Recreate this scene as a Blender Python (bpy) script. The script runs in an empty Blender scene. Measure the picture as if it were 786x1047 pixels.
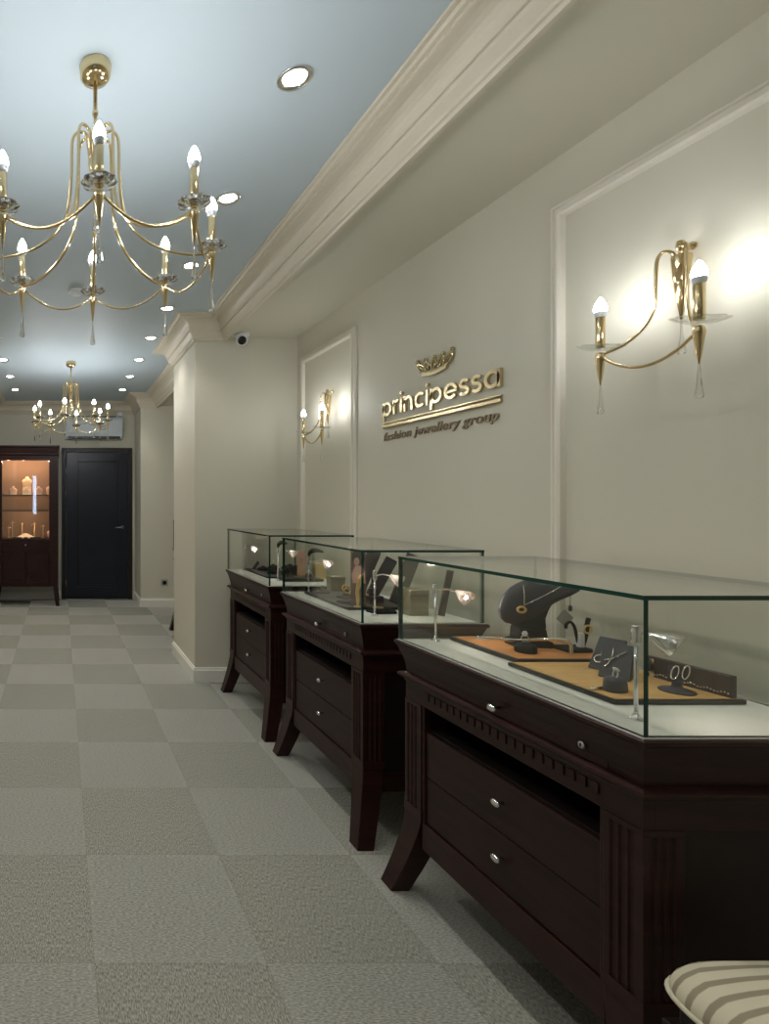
import bpy, bmesh, math, random
from math import pi, sin, cos, radians
from mathutils import Vector, Matrix
random.seed(7)
C = bpy.context.scene.collection
# ------------------------------------------------------------------ materials
def new_mat(name):
    m = bpy.data.materials.new(name); m.use_nodes = True
    nt = m.node_tree; nt.nodes.clear()
    out = nt.nodes.new('ShaderNodeOutputMaterial')
    return m, nt, out
def N(nt, kind, **kw):
    n = nt.nodes.new(kind)
    for k, v in kw.items(): setattr(n, k, v)
    return n
def pbr(name, col, rough=.5, metal=0, bump=0, bscale=60, var=0, vscale=8, trans=0, ior=1.45, coat=0, stretch=None, spec=None, sheen=0):
    m, nt, out = new_mat(name)
    b = N(nt, 'ShaderNodeBsdfPrincipled')
    b.inputs['Base Color'].default_value = (*col, 1)
    b.inputs['Roughness'].default_value = rough
    b.inputs['Metallic'].default_value = metal
    b.inputs['Transmission Weight'].default_value = trans
    b.inputs['IOR'].default_value = ior
    b.inputs['Coat Weight'].default_value = coat
    if spec is not None: b.inputs['Specular IOR Level'].default_value = spec
    if sheen: b.inputs['Sheen Weight'].default_value = sheen
    nt.links.new(b.outputs[0], out.inputs[0])
    if bump or var:
        tc = N(nt, 'ShaderNodeTexCoord'); mp = N(nt, 'ShaderNodeMapping')
        if stretch: mp.inputs['Scale'].default_value = stretch
        nt.links.new(tc.outputs['Object'], mp.inputs[0])
    if var:
        n = N(nt, 'ShaderNodeTexNoise'); n.inputs['Scale'].default_value = vscale; n.inputs['Detail'].default_value = 6
        nt.links.new(mp.outputs[0], n.inputs['Vector'])
        r = N(nt, 'ShaderNodeValToRGB')
        r.color_ramp.elements[0].position = .3; r.color_ramp.elements[1].position = .7
        r.color_ramp.elements[0].color = (*[c*(1-var) for c in col], 1)
        r.color_ramp.elements[1].color = (*[min(1, c*(1+var)) for c in col], 1)
        nt.links.new(n.outputs[0], r.inputs[0]); nt.links.new(r.outputs[0], b.inputs['Base Color'])
    if bump:
        n = N(nt, 'ShaderNodeTexNoise'); n.inputs['Scale'].default_value = bscale; n.inputs['Detail'].default_value = 4
        nt.links.new(mp.outputs[0], n.inputs['Vector'])
        bp = N(nt, 'ShaderNodeBump'); bp.inputs['Strength'].default_value = bump; bp.inputs['Distance'].default_value = .002
        nt.links.new(n.outputs[0], bp.inputs['Height']); nt.links.new(bp.outputs[0], b.inputs['Normal'])
    return m
def emit(name, col, s):
    m, nt, out = new_mat(name)
    e = N(nt, 'ShaderNodeEmission'); e.inputs[0].default_value = (*col, 1); e.inputs[1].default_value = s
    nt.links.new(e.outputs[0], out.inputs[0]); return m
def thin_glass(name, tint, refl=1.0, ior=1.5):
    m, nt, out = new_mat(name)
    t = N(nt, 'ShaderNodeBsdfTransparent'); t.inputs[0].default_value = (*tint, 1)
    g = N(nt, 'ShaderNodeBsdfGlossy'); g.inputs['Roughness'].default_value = .0
    g.inputs[0].default_value = (refl, refl, refl, 1)
    f = N(nt, 'ShaderNodeFresnel'); f.inputs[0].default_value = ior
    # same reflectance seen from either side of the pane
    geo = N(nt, 'ShaderNodeNewGeometry'); mx = N(nt, 'ShaderNodeMix', data_type='FLOAT')
    mx.inputs[2].default_value = ior; mx.inputs[3].default_value = 1/ior
    nt.links.new(geo.outputs['Backfacing'], mx.inputs[0]); nt.links.new(mx.outputs[0], f.inputs[0])
    lw = N(nt, 'ShaderNodeLayerWeight'); lw.inputs[0].default_value = .5
    pw = N(nt, 'ShaderNodeMath', operation='POWER'); pw.inputs[1].default_value = 4.0
    nt.links.new(lw.outputs['Facing'], pw.inputs[0])
    ma = N(nt, 'ShaderNodeMath', operation='MULTIPLY_ADD'); ma.inputs[1].default_value = .9; ma.inputs[2].default_value = .035
    nt.links.new(pw.outputs[0], ma.inputs[0])
    mix = N(nt, 'ShaderNodeMixShader')
    nt.links.new(ma.outputs[0], mix.inputs[0]); nt.links.new(t.outputs[0], mix.inputs[1]); nt.links.new(g.outputs[0], mix.inputs[2])
    nt.links.new(mix.outputs[0], out.inputs[0]); return m

M = {}
M['wall'] = pbr('cream_paint', (.648, .622, .515), .62, bump=.08, bscale=250)
M['trim'] = pbr('cream_gloss_paint', (.64, .58, .46), .45)
M['panel_trim'] = pbr('ivory_moulding_paint', (.80, .76, .66), .4)
M['base'] = pbr('white_skirting_paint', (.80, .79, .73), .4)
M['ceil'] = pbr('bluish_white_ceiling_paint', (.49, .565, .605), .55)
M['wood'] = pbr('dark_mahogany', (.0255, .0082, .0068), .36, var=.35, vscale=6, bump=.08, bscale=40, stretch=(1, 1, 6), spec=.32)
M['wood2'] = pbr('dark_mahogany_carcass', (.010, .0045, .004), .5, var=.3, vscale=6)
M['drawer'] = pbr('dark_mahogany_drawer_front', (.021, .0075, .0062), .42, spec=.3, var=.35, vscale=5, stretch=(1, 1, 8))
M['brass'] = pbr('polished_brass', (.78, .62, .36), .15, metal=1)
M['gold'] = pbr('gold_plate', (.95, .68, .28), .3, metal=1)
M['signgold'] = pbr('gold_sign_metal', (.56, .46, .27), .22, metal=1)
M['signedge'] = pbr('engraved_tagline', (.25, .19, .115), .45, metal=.3)
M['chrome'] = pbr('chrome', (.8, .8, .8), .12, metal=1)
M['steel'] = pbr('brushed_steel', (.5, .5, .5), .3, metal=1)
M['silver'] = pbr('silver_jewellery', (.9, .88, .84), .15, metal=1)
M['crystal'] = pbr('crystal', (1, 1, 1), .02, trans=1, ior=1.5)
M['glass'] = thin_glass('clear_glass', (.985, .995, .985))
M['glassedge'] = pbr('green_glass_edge', (.006, .05, .036), .08)
M['dishglass'] = thin_glass('clear_dish_glass', (.90, .91, .90), 1.0)
M['cloth'] = pbr('cream_display_cloth', (.68, .69, .63), .9, bump=.1, bscale=400)
M['black'] = pbr('black_velvet', (.003, .003, .0035), .8)
M['charcoal'] = pbr('charcoal_leatherette', (.045, .045, .054), .55, bump=.1, bscale=200)
M['grey'] = pbr('grey_suede', (.10, .09, .085), .8)
M['rim'] = pbr('black_tray_rim', (.012, .012, .012), .4)
M['orange'] = pbr('orange_tray_veneer', (.58, .25, .08), .5, var=.12, vscale=10, stretch=(1, 6, 1))
M['oak'] = pbr('oak_tray_veneer', (.62, .38, .14), .5, var=.15, vscale=10, stretch=(1, 6, 1))
M['traydark'] = pbr('dark_tray_felt', (.045, .045, .042), .85)
M['darkpanel'] = pbr('dark_display_wood', (.045, .03, .024), .5, var=.3, vscale=20, stretch=(1, 5, 1))
M['khaki'] = pbr('khaki_box_paper', (.22, .20, .125), .7)
M['rose'] = pbr('rose_bust_velvet', (.78, .50, .38), .8)
M['beige'] = pbr('beige_bust_velvet', (.88, .68, .48), .8)
M['peach'] = pbr('peach_back_panel', (.24, .16, .11), .7)
M['skin'] = pbr('printed_skin', (.68, .40, .31), .6)
M['hair'] = pbr('printed_hair', (.02, .014, .012), .6)
M['cardbg'] = pbr('printed_card', (.17, .10, .085), .5)
M['white'] = pbr('white_plastic', (.75, .77, .78), .35)
M['acw'] = pbr('air_conditioner_plastic', (.60, .66, .70), .35)
M['socket'] = pbr('socket_plastic', (.35, .36, .33), .5)
M['blackp'] = pbr('black_plastic', (.01, .01, .01), .25)
M['door'] = pbr('midnight_door_lacquer', (.008, .012, .021), .30, var=.15, vscale=4)
M['doorframe'] = pbr('dark_door_frame', (.012, .009, .009), .4)
M['doorbead'] = pbr('door_bead', (.006, .006, .008), .35)
M['fshelf'] = pbr('dark_shelf_edge', (.03, .025, .022), .4)
M['piping'] = pbr('cream_piping', (.60, .57, .44), .7)
M['hole'] = pbr('dark_slot', (.004, .004, .004), .6)
M['bulb'] = emit('lit_candle_bulb', (.95, .975, 1), 205)
M['sbulb'] = emit('lit_sconce_bulb', (.97, .985, 1), 105)
M['bulbbase'] = pbr('white_bulb_base', (.8, .85, .9), .3)
M['spotlens'] = emit('lit_downlight_lens', (1, .95, .88), 30)
M['lampglow'] = emit('lit_halogen_capsule', (1, .88, .76), 160)
M['vitspot'] = emit('lit_vitrine_spot', (1, .80, .60), 25)
def frosted():
    m, nt, out = new_mat('frosted_reflector'); L = nt.links.new
    t = N(nt, 'ShaderNodeBsdfTranslucent'); t.inputs[0].default_value = (.95, .88, .84, 1)
    g = N(nt, 'ShaderNodeBsdfGlossy'); g.inputs[0].default_value = (.9, .86, .84, 1); g.inputs['Roughness'].default_value = .12
    x = N(nt, 'ShaderNodeMixShader'); x.inputs[0].default_value = .45
    L(t.outputs[0], x.inputs[1]); L(g.outputs[0], x.inputs[2]); L(x.outputs[0], out.inputs[0]); return m
M['reflector'] = frosted()
# carpet ------------------------------------------------------------
def carpet():
    m, nt, out = new_mat('carpet_tiles')
    L = nt.links.new
    b = N(nt, 'ShaderNodeBsdfPrincipled'); b.inputs['Roughness'].default_value = .95
    b.inputs['Specular IOR Level'].default_value = .15; b.inputs['Sheen Roughness'].default_value = .45
    geo = N(nt, 'ShaderNodeNewGeometry')
    mp = N(nt, 'ShaderNodeMapping'); mp.inputs['Location'].default_value = (-.098*2+20, -.13*2+20, 0); mp.inputs['Scale'].default_value = (2, 2, 0)
    L(geo.outputs['Position'], mp.inputs[0])
    fl = N(nt, 'ShaderNodeVectorMath', operation='FLOOR'); L(mp.outputs[0], fl.inputs[0])
    fr = N(nt, 'ShaderNodeVectorMath', operation='FRACTION'); L(mp.outputs[0], fr.inputs[0])
    sep = N(nt, 'ShaderNodeSeparateXYZ'); L(fl.outputs[0], sep.inputs[0])
    add = N(nt, 'ShaderNodeMath', operation='ADD'); L(sep.outputs[0], add.inputs[0]); L(sep.outputs[1], add.inputs[1])
    mod = N(nt, 'ShaderNodeMath', operation='MODULO'); L(add.outputs[0], mod.inputs[0]); mod.inputs[1].default_value = 2
    wn = N(nt, 'ShaderNodeTexWhiteNoise', noise_dimensions='2D'); L(fl.outputs[0], wn.inputs['Vector'])
    mix = N(nt, 'ShaderNodeMix', data_type='RGBA')
    mix.inputs[6].default_value = (.288, .293, .255, 1); mix.inputs[7].default_value = (.300, .307, .270, 1)
    sh = N(nt, 'ShaderNodeMath', operation='MULTIPLY'); sh.inputs[1].default_value = 1.0; L(mod.outputs[0], sh.inputs[0]); L(sh.outputs[0], b.inputs['Sheen Weight'])
    L(mod.outputs[0], mix.inputs[0])
    # some tiles are a little redder
    gt = N(nt, 'ShaderNodeMath', operation='GREATER_THAN'); L(wn.outputs['Value'], gt.inputs[0]); gt.inputs[1].default_value = .78
    gm = N(nt, 'ShaderNodeMath', operation='MULTIPLY'); L(gt.outputs[0], gm.inputs[0]); gy = N(nt, 'ShaderNodeMath', operation='GREATER_THAN'); L(sep.outputs[1], gy.inputs[0]); gy.inputs[1].default_value = 30.5; L(gy.outputs[0], gm.inputs[1])
    pk = N(nt, 'ShaderNodeMix', data_type='RGBA', blend_type='MULTIPLY'); L(gm.outputs[0], pk.inputs[0]); L(mix.outputs[2], pk.inputs[6]); pk.inputs[7].default_value = (1.0, .86, .84, 1)
    # pile: stretched flecks, direction alternates with the tile
    def fleck(sc):
        mm = N(nt, 'ShaderNodeMapping'); mm.inputs['Scale'].default_value = sc; L(geo.outputs['Position'], mm.inputs[0])
        n = N(nt, 'ShaderNodeTexNoise'); n.inputs['Scale'].default_value = 1; n.inputs['Detail'].default_value = 3; L(mm.outputs[0], n.inputs['Vector']); return n
    n1 = fleck((260, 90, 1)); n2 = fleck((90, 260, 1))
    nm = N(nt, 'ShaderNodeMix', data_type='FLOAT'); L(mod.outputs[0], nm.inputs[0]); L(n1.outputs[0], nm.inputs[2]); L(n2.outputs[0], nm.inputs[3])
    rp = N(nt, 'ShaderNodeMapRange'); rp.inputs[1].default_value = .3; rp.inputs[2].default_value = .7; rp.inputs[3].default_value = .48; rp.inputs[4].default_value = 1.52
    L(nm.outputs[0], rp.inputs[0])
    c2 = N(nt, 'ShaderNodeMix', data_type='RGBA', blend_type='MULTIPLY'); c2.inputs[0].default_value = 1
    L(pk.outputs[2], c2.inputs[6]); L(rp.outputs[0], c2.inputs[7])
    # seams
    s2 = N(nt, 'ShaderNodeSeparateXYZ'); L(fr.outputs[0], s2.inputs[0])
    mn = N(nt, 'ShaderNodeMath', operation='MINIMUM'); L(s2.outputs[0], mn.inputs[0]); L(s2.outputs[1], mn.inputs[1])
    sm = N(nt, 'ShaderNodeMapRange'); sm.inputs[1].default_value = 0; sm.inputs[2].default_value = .006; sm.inputs[3].default_value = .78; sm.inputs[4].default_value = 1
    L(mn.outputs[0], sm.inputs[0])
    c3 = N(nt, 'ShaderNodeMix', data_type='RGBA', blend_type='MULTIPLY'); c3.inputs[0].default_value = 1
    L(c2.outputs[2], c3.inputs[6]); L(sm.outputs[0], c3.inputs[7])
    L(c3.outputs[2], b.inputs['Base Color'])
    bp = N(nt, 'ShaderNodeBump'); bp.inputs['Strength'].default_value = .35; bp.inputs['Distance'].default_value = .004
    L(nm.outputs[0], bp.inputs['Height']); L(bp.outputs[0], b.inputs['Normal'])
    L(b.outputs[0], out.inputs[0]); return m
M['carpet'] = carpet()
def stripes():
    m, nt, out = new_mat('striped_upholstery'); L = nt.links.new
    b = N(nt, 'ShaderNodeBsdfPrincipled'); b.inputs['Roughness'].default_value = .85
    tc = N(nt, 'ShaderNodeTexCoord'); s = N(nt, 'ShaderNodeSeparateXYZ'); L(tc.outputs['Object'], s.inputs[0])
    a = N(nt, 'ShaderNodeMath', operation='MULTIPLY'); L(s.outputs[1], a.inputs[0]); a.inputs[1].default_value = 1/.030
    f = N(nt, 'ShaderNodeMath', operation='FRACT'); L(a.outputs[0], f.inputs[0])
    r = N(nt, 'ShaderNodeValToRGB'); r.color_ramp.interpolation = 'LINEAR'
    e = r.color_ramp.elements; e[0].position = .0; e[0].color = (.30, .26, .18, 1); e[1].position = .30; e[1].color = (.30, .26, .18, 1)
    x = e.new(.36); x.color = (.62, .58, .44, 1); y = e.new(.94); y.color = (.62, .58, .44, 1); z = e.new(1.0); z.color = (.30, .26, .18, 1)
    L(f.outputs[0], r.inputs[0])
    n = N(nt, 'ShaderNodeTexNoise'); n.inputs['Scale'].default_value = 500; L(tc.outputs['Object'], n.inputs['Vector'])
    bp = N(nt, 'ShaderNodeBump'); bp.inputs['Strength'].default_value = .25; bp.inputs['Distance'].default_value = .001
    L(n.outputs[0], bp.inputs['Height']); L(bp.outputs[0], b.inputs['Normal'])
    L(r.outputs[0], b.inputs['Base Color']); L(b.outputs[0], out.inputs[0]); return m
M['stripes'] = stripes()

# ------------------------------------------------------------------ mesh helpers
def smooth_path(pts, n=8):
    P = [Vector(p) for p in pts]; out = []
    for i in range(len(P)-1):
        p0 = P[max(i-1, 0)]; p1 = P[i]; p2 = P[i+1]; p3 = P[min(i+2, len(P)-1)]
        for k in range(n):
            t = k/n
            out.append(.5*((2*p1)+(p2-p0)*t+(2*p0-5*p1+4*p2-p3)*t*t+(3*p1-p0-3*p2+p3)*t**3))
    out.append(P[-1]); return out
class MB:
    def __init__(s): s.v = []; s.f = []; s.sm = []; s.mi = []
    def add(s, vs, fs, smooth=False, mi=0, mat=None):
        o = len(s.v)
        for p in vs:
            p = Vector(p); s.v.append(mat @ p if mat else p)
        for k, f in enumerate(fs):
            s.f.append([i+o for i in f]); s.sm.append(smooth); s.mi.append(mi[k] if isinstance(mi, list) else mi)
        return s
    def box(s, x0, x1, y0, y1, z0, z1, mi=0, mat=None):
        vs = [(x, y, z) for z in (z0, z1) for y in (y0, y1) for x in (x0, x1)]
        return s.add(vs, [(0, 2, 3, 1), (4, 5, 7, 6), (0, 1, 5, 4), (2, 6, 7, 3), (0, 4, 6, 2), (1, 3, 7, 5)], False, mi, mat)
    def prism(s, poly, z0, z1, mat=None, smooth=False):      # poly in xy
        n = len(poly); vs = [(x, y, z0) for x, y in poly]+[(x, y, z1) for x, y in poly]
        fs = [tuple(reversed(range(n))), tuple(range(n, 2*n))]
        s.add(vs, fs, False, 0, mat)
        o = len(s.v)-2*n
        for i in range(n):
            j = (i+1) % n; s.f.append([o+i, o+j, o+n+j, o+n+i]); s.sm.append(smooth); s.mi.append(0)
        return s
    def lathe(s, prof, seg=24, mat=None, wob=0, lobes=8, smooth=True):
        vs = []; n = len(prof)
        for (r, z) in prof:
            for k in range(seg):
                a = 2*pi*k/seg; rr = r*(1+wob*cos(lobes*a)); vs.append((rr*cos(a), rr*sin(a), z))
        fs = []
        for i in range(n-1):
            for k in range(seg):
                j = (k+1) % seg; fs.append((i*seg+k, i*seg+j, (i+1)*seg+j, (i+1)*seg+k))
        s.add(vs, fs, smooth, 0, mat)
        o = len(s.v)-n*seg
        if prof[0][0] > 1e-5: s.f.append([o+k for k in reversed(range(seg))]); s.sm.append(False); s.mi.append(0)
        if prof[-1][0] > 1e-5: s.f.append([o+(n-1)*seg+k for k in range(seg)]); s.sm.append(False); s.mi.append(0)
        return s
    def tube(s, pts, r, seg=8, closed=False, mat=None):
        P = [Vector(p) for p in pts]; n = len(P)
        R = r if isinstance(r, (list, tuple)) else [r]*n
        T = []
        for i in range(n):
            a = P[(i-1) % n] if (closed or i > 0) else P[i]; b = P[(i+1) % n] if (closed or i < n-1) else P[i]
            T.append((b-a).normalized())
        up = Vector((0, 0, 1)) if abs(T[0].z) < .9 else Vector((1, 0, 0))
        u = T[0].cross(up).normalized(); vs = []
        for i in range(n):
            u = (u - T[i]*u.dot(T[i])).normalized(); w = T[i].cross(u)
            for k in range(seg):
                a = 2*pi*k/seg; vs.append(P[i]+R[i]*(cos(a)*u+sin(a)*w))
        fs = []
        for i in range(n if closed else n-1):
            i2 = (i+1) % n
            for k in range(seg):
                j = (k+1) % seg; fs.append((i*seg+k, i*seg+j, i2*seg+j, i2*seg+k))
        if not closed: fs += [tuple(reversed(range(seg))), tuple(range((n-1)*seg, n*seg))]
        return s.add(vs, fs, True, 0, mat)
    def loft(s, rings, smooth=False, cap=True, mat=None):
        n = len(rings[0]); vs = [p for r in rings for p in r]; fs = []
        for i in range(len(rings)-1):
            for k in range(n):
                j = (k+1) % n; fs.append((i*n+k, i*n+j, (i+1)*n+j, (i+1)*n+k))
        s.add(vs, fs, smooth, 0, mat)
        if cap:
            o = len(s.v)-len(vs)
            for f in (list(reversed(range(n))), [(len(rings)-1)*n+k for k in range(n)]):
                s.f.append([o+q for q in f]); s.sm.append(False); s.mi.append(0)
        return s
    def pillow(s, outline, front, back, mat=None):
        # outline in (x, z); domed face towards -y, gentler dome towards +y
        cx = sum(p[0] for p in outline)/len(outline); cz = sum(p[1] for p in outline)/len(outline)
        rings = []
        for k, y in [(.03, back), (.5, back*.9), (.85, back*.6), (1, 0), (.97, -front*.3), (.85, -front*.62), (.6, -front*.87), (.3, -front*.98), (.03, -front)]:
            rings.append([(cx+(x-cx)*k, y, cz+(z-cz)*k) for x, z in outline])
        return s.loft(rings, True, True, mat)
    def build(s, name, mat, parent=None, bevel=0, loc=None, seg=2):
        me = bpy.data.meshes.new(name); me.from_pydata([tuple(p) for p in s.v], [], s.f)
        me.polygons.foreach_set('use_smooth', s.sm)
        me.polygons.foreach_set('material_index', s.mi)
        bm = bmesh.new(); bm.from_mesh(me); bmesh.ops.recalc_face_normals(bm, faces=bm.faces); bm.to_mesh(me); bm.free()
        for m in (mat if isinstance(mat, (list, tuple)) else [mat]): me.materials.append(M[m])
        o = bpy.data.objects.new(name, me); C.objects.link(o)
        if parent: o.parent = parent
        if loc: o.location = loc
        if bevel:
            b = o.modifiers.new('bevel', 'BEVEL'); b.width = bevel; b.segments = seg; b.limit_method = 'ANGLE'; b.angle_limit = radians(50)
        return o
def thing(name, label, cat, loc=(0, 0, 0), rz=0, group=None):
    o = bpy.data.objects.new(name, None); C.objects.link(o); o.empty_display_size = .05
    o.location = loc; o.rotation_euler = (0, 0, rz); o['label'] = label; o['category'] = cat
    if group: o['group'] = group
    return o
def tag(o, label, cat, group=None, loc=None, rz=0):
    o['label'] = label; o['category'] = cat
    if group: o['group'] = group
    if loc: o.location = loc; o.rotation_euler = (0, 0, rz)
    return o
def struct(o, label=None):
    o['kind'] = 'structure'
    if label: o['label'] = label
    return o
def dup(root, loc, rz, label, group=None):
    r = root.copy(); C.objects.link(r); r.location = loc; r.rotation_euler = (0, 0, rz); r['label'] = label
    if group: r['group'] = group
    for ch in list(root.children):
        c = ch.copy(); C.objects.link(c); c.parent = r
        for g in ch.children:
            d = g.copy(); C.objects.link(d); d.parent = c
    return r
def TR(x, y, z): return Matrix.Translation((x, y, z))
def RZ(a): return Matrix.Rotation(a, 4, 'Z')
def RX(a): return Matrix.Rotation(a, 4, 'X')
def RY(a): return Matrix.Rotation(a, 4, 'Y')

# ------------------------------------------------------------------ room shell
CZ = 2.70; SZ = 2.56; WX = 1.76; LX = -1.56; Y0 = -3.2; Y1 = 7.74
struct(MB().box(LX-.1, WX+.1, Y0-.1, Y1+.1, -.1, 0).build('floor', 'carpet'))
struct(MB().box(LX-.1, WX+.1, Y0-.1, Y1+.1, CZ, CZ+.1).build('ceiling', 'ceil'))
struct(MB().box(WX, WX+.12, Y0-.1, Y1+.1, 0, CZ).build('wall_right', 'wall'))
struct(MB().box(LX-.12, LX, Y0-.1, Y1+.1, 0, CZ).build('wall_left', 'wall'))
struct(MB().box(LX, WX, Y1, Y1+.12, 0, CZ).build('wall_back', 'wall'))
# near wall, behind the camera, with the shop window that lets the daylight in
w = MB(); w.box(LX, WX, Y0-.12, Y0, 0, .9); w.box(LX, WX, Y0-.12, Y0, 2.2, CZ)
w.box(LX, -.96, Y0-.12, Y0, .9, 2.2); w.box(-.70, WX, Y0-.12, Y0, .9, 2.2)
struct(w.build('wall_front', 'wall'))
wf = struct(thing('window_1', 'shop window in the wall behind the viewer', 'window', (-.83, Y0-.06, .9))); del wf['category']
f = MB(); f.box(-.13, -.08, -.04, .04, 0, 1.3); f.box(.08, .13, -.04, .04, 0, 1.3); f.box(-.08, .08, -.04, .04, 0, .05); f.box(-.08, .08, -.04, .04, 1.25, 1.3)
f.build('window_frame', 'base', wf)
MB().box(-.08, .08, -.004, .004, .05, 1.25).build('window_pane', 'glass', wf)
# side beams (lowered soffits) and pilasters
struct(MB().box(1.228, WX, Y0, Y1, SZ, CZ).build('ceiling_beam', 'wall'))
struct(MB().box(LX, -1.028, Y0, Y1, SZ, CZ).build('ceiling_beam', 'wall'))
struct(MB().box(1.0, WX, 4.18, 4.96, 0, CZ).build('wall_pillar', 'wall'))
struct(MB().box(1.02, WX, 7.15, Y1, 0, CZ).build('wall_pillar', 'wall'))
struct(MB().box(LX, -.80, 4.18, 4.96, 0, CZ).build('wall_pillar', 'wall'))
struct(MB().box(LX, -.90, 7.15, Y1, 0, CZ).build('wall_pillar', 'wall'))
# cornice: a moulding profile swept round the room with mitred corners
def sweep(path, prof, closed=False):
    n = len(path); rings = []
    for i, p in enumerate(path):
        p = Vector(p)
        def nrm(a, b):
            d = (Vector(b)-Vector(a)).normalized(); return Vector((-d.y, d.x))
        if closed or 0 < i < n-1:
            n1 = nrm(path[(i-1) % n], p); n2 = nrm(p, path[(i+1) % n])
            mv = (n1+n2)/(1+n1.dot(n2))
        elif i == 0: mv = nrm(p, path[1])
        else: mv = nrm(path[i-1], p)
        rings.append([(p.x+mv.x*d, p.y+mv.y*d, z) for d, z in prof])
    if closed: rings.append(rings[0])
    return MB().loft(rings, False, not closed)
room = [(1.228, Y0), (1.228, 4.18), (1.0, 4.18), (1.0, 4.96), (1.228, 4.96), (1.228, 7.15), (1.02, 7.15), (1.02, Y1),
        (-.90, Y1), (-.90, 7.15), (-1.028, 7.15), (-1.028, 4.96), (-.80, 4.96), (-.80, 4.18), (-1.028, 4.18), (-1.028, Y0)]
cove = []
for k in range(7):
    a = k/6*pi/2; cove.append((.062+.078*(1-cos(a)), 2.608+.062*sin(a)))
prof = [(0, SZ-.004), (0, 2.532), (.016, 2.532), (.018, 2.546), (.026, 2.550), (.028, 2.562), (.038, 2.572), (.050, 2.585), (.053, 2.598), (.062, 2.600)] + cove + \
       [(.146, 2.672), (.146, 2.680), (.160, 2.682), (.168, 2.690), (.184, 2.691), (.186, 2.7), (0, 2.7)]
prof = [(d_*.885, z_) for d_, z_ in prof]
struct(sweep(room, prof).build('trim_1', 'trim'), 'stepped cream cornice')
# skirting boards
bp = [(0, 0), (.016, 0), (.016, .088), (.010, .094), (.010, .104), (0, .108)]
struct(sweep([(WX, Y0), (WX, 4.18), (1.0, 4.18), (1.0, 4.96), (WX, 4.96), (WX, 7.15), (1.02, 7.15), (1.02, Y1), (.995, Y1)], bp).build('baseboard_right', 'base'))
struct(sweep([(.0, Y1), (-.90, Y1), (-.90, 7.15), (LX, 7.15), (LX, 4.96), (-.80, 4.96), (-.80, 4.18), (LX, 4.18), (LX, Y0)], bp).build('baseboard_left', 'base'))
# wall panel mouldings on the right wall
def panel_frame(n, y0, y1, z0, z1):
    rings = []
    for o, h in [(0, 0), (0, .010), (.006, .016), (.012, .016), (.015, .012), (.024, .012), (.028, .022), (.038, .024), (.046, .018), (.048, 0)]:
        rings.append([(WX-h, y0+o, z0+o), (WX-h, y1-o, z0+o), (WX-h, y1-o, z1-o), (WX-h, y0+o, z1-o)])
    struct(MB().loft(rings, False, False).build('trim_%d' % n, 'panel_trim'))
panel_frame(2, 1.16, 2.005, .35, 2.385)
panel_frame(3, 3.33, 4.09, .35, 2.385)

# ------------------------------------------------------------------ door
d = struct(thing('door_1', 'dark blue-black single panel door in the back wall', 'door', (.50, Y1, 0))); del d['category']
f = MB(); f.box(-.485, -.425, -.03, .0, 0, 2.08); f.box(.425, .485, -.03, .0, 0, 2.08); f.box(-.425, .425, -.03, .0, 2.02, 2.08)
f.build('door_frame', 'doorframe', d, .004)
f = MB()
f.box(-.42, -.27, -.035, -.003, .01, 2.015); f.box(.29, .42, -.035, -.003, .01, 2.015); f.box(-.27, .29, -.035, -.003, .01, .18); f.box(-.27, .29, -.035, -.003, 1.90, 2.015)
f.box(-.27, .29, -.018, -.003, .18, 1.90)
lf = f.build('door_leaf', 'door', d, .002)
f = MB()
for (a, b_, c, e) in ((-.27, -.25, .18, 1.9), (.27, .29, .18, 1.9), (-.25, .27, .18, .20), (-.25, .27, 1.88, 1.90)): f.box(a, b_, -.030, -.016, c, e)
f.build('panel_bead', 'doorbead', d, .003)
f = MB(); f.lathe([(.024, 0), (.024, .008), (.010, .010), (.010, .045), (.0, .046)], 16, TR(.345, -.035, .99) @ RX(pi/2)); f.tube([(.345, -.075, .99), (.32, -.078, .99), (.24, -.075, .985)], .008)
f.build('door_handle', 'steel', d)
for z in (.22, 1.45, 1.76):
    MB().tube([(-.425, -.038, z-.045), (-.425, -.038, z+.045)], .007).build('hinge', 'steel', d)

# ------------------------------------------------------------------ ceiling downlights
def downlight(label, loc, lit=True):
    t = thing('downlight', label, 'ceiling light', loc, 0, 'recessed downlights in the ceiling')
    MB().lathe([(.036, 0), (.036, -.004), (.052, -.007), (.055, -.004), (.055, 0)], 32).build('trim_ring', 'chrome', t)
    MB().lathe([(.0, -.002), (.035, -.002), (.036, 0)], 32).build('lens', 'spotlens', t)
    return t
dl = None
ord_ = ['nearest', 'second nearest', 'third nearest', 'fourth nearest', 'fifth nearest', 'sixth nearest', 'second farthest', 'farthest']
for side, sx in (('right', .75), ('left', -.55)):
    for k in range(-4, 8):
        y = 1.80+.715*k
        if k < 0 or side == 'left' and k < 5: lab = 'round recessed downlight of the %s row, out of the frame' % side
        elif side == 'right': lab = 'round recessed downlight, %s of the row along the right cornice' % ord_[k]
        else: lab = 'small bright recessed downlight left of the far chandelier, %s of three' % ('nearest', 'middle', 'farthest')[k-5]
        if dl is None: dl = o = downlight(lab, (sx, y, CZ))
        else: o = dup(dl, (sx, y, CZ), 0, lab)
        sp = bpy.data.lights.new('downlight_beam', 'SPOT'); sp.energy = 11; sp.spot_size = radians(110); sp.spot_blend = .8; sp.shadow_soft_size = .035; sp.color = (1, .94, .85)
        so = bpy.data.objects.new('downlight_beam', sp); C.objects.link(so); so.location = (sx, y, CZ-.02)
        so.visible_camera = True

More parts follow.
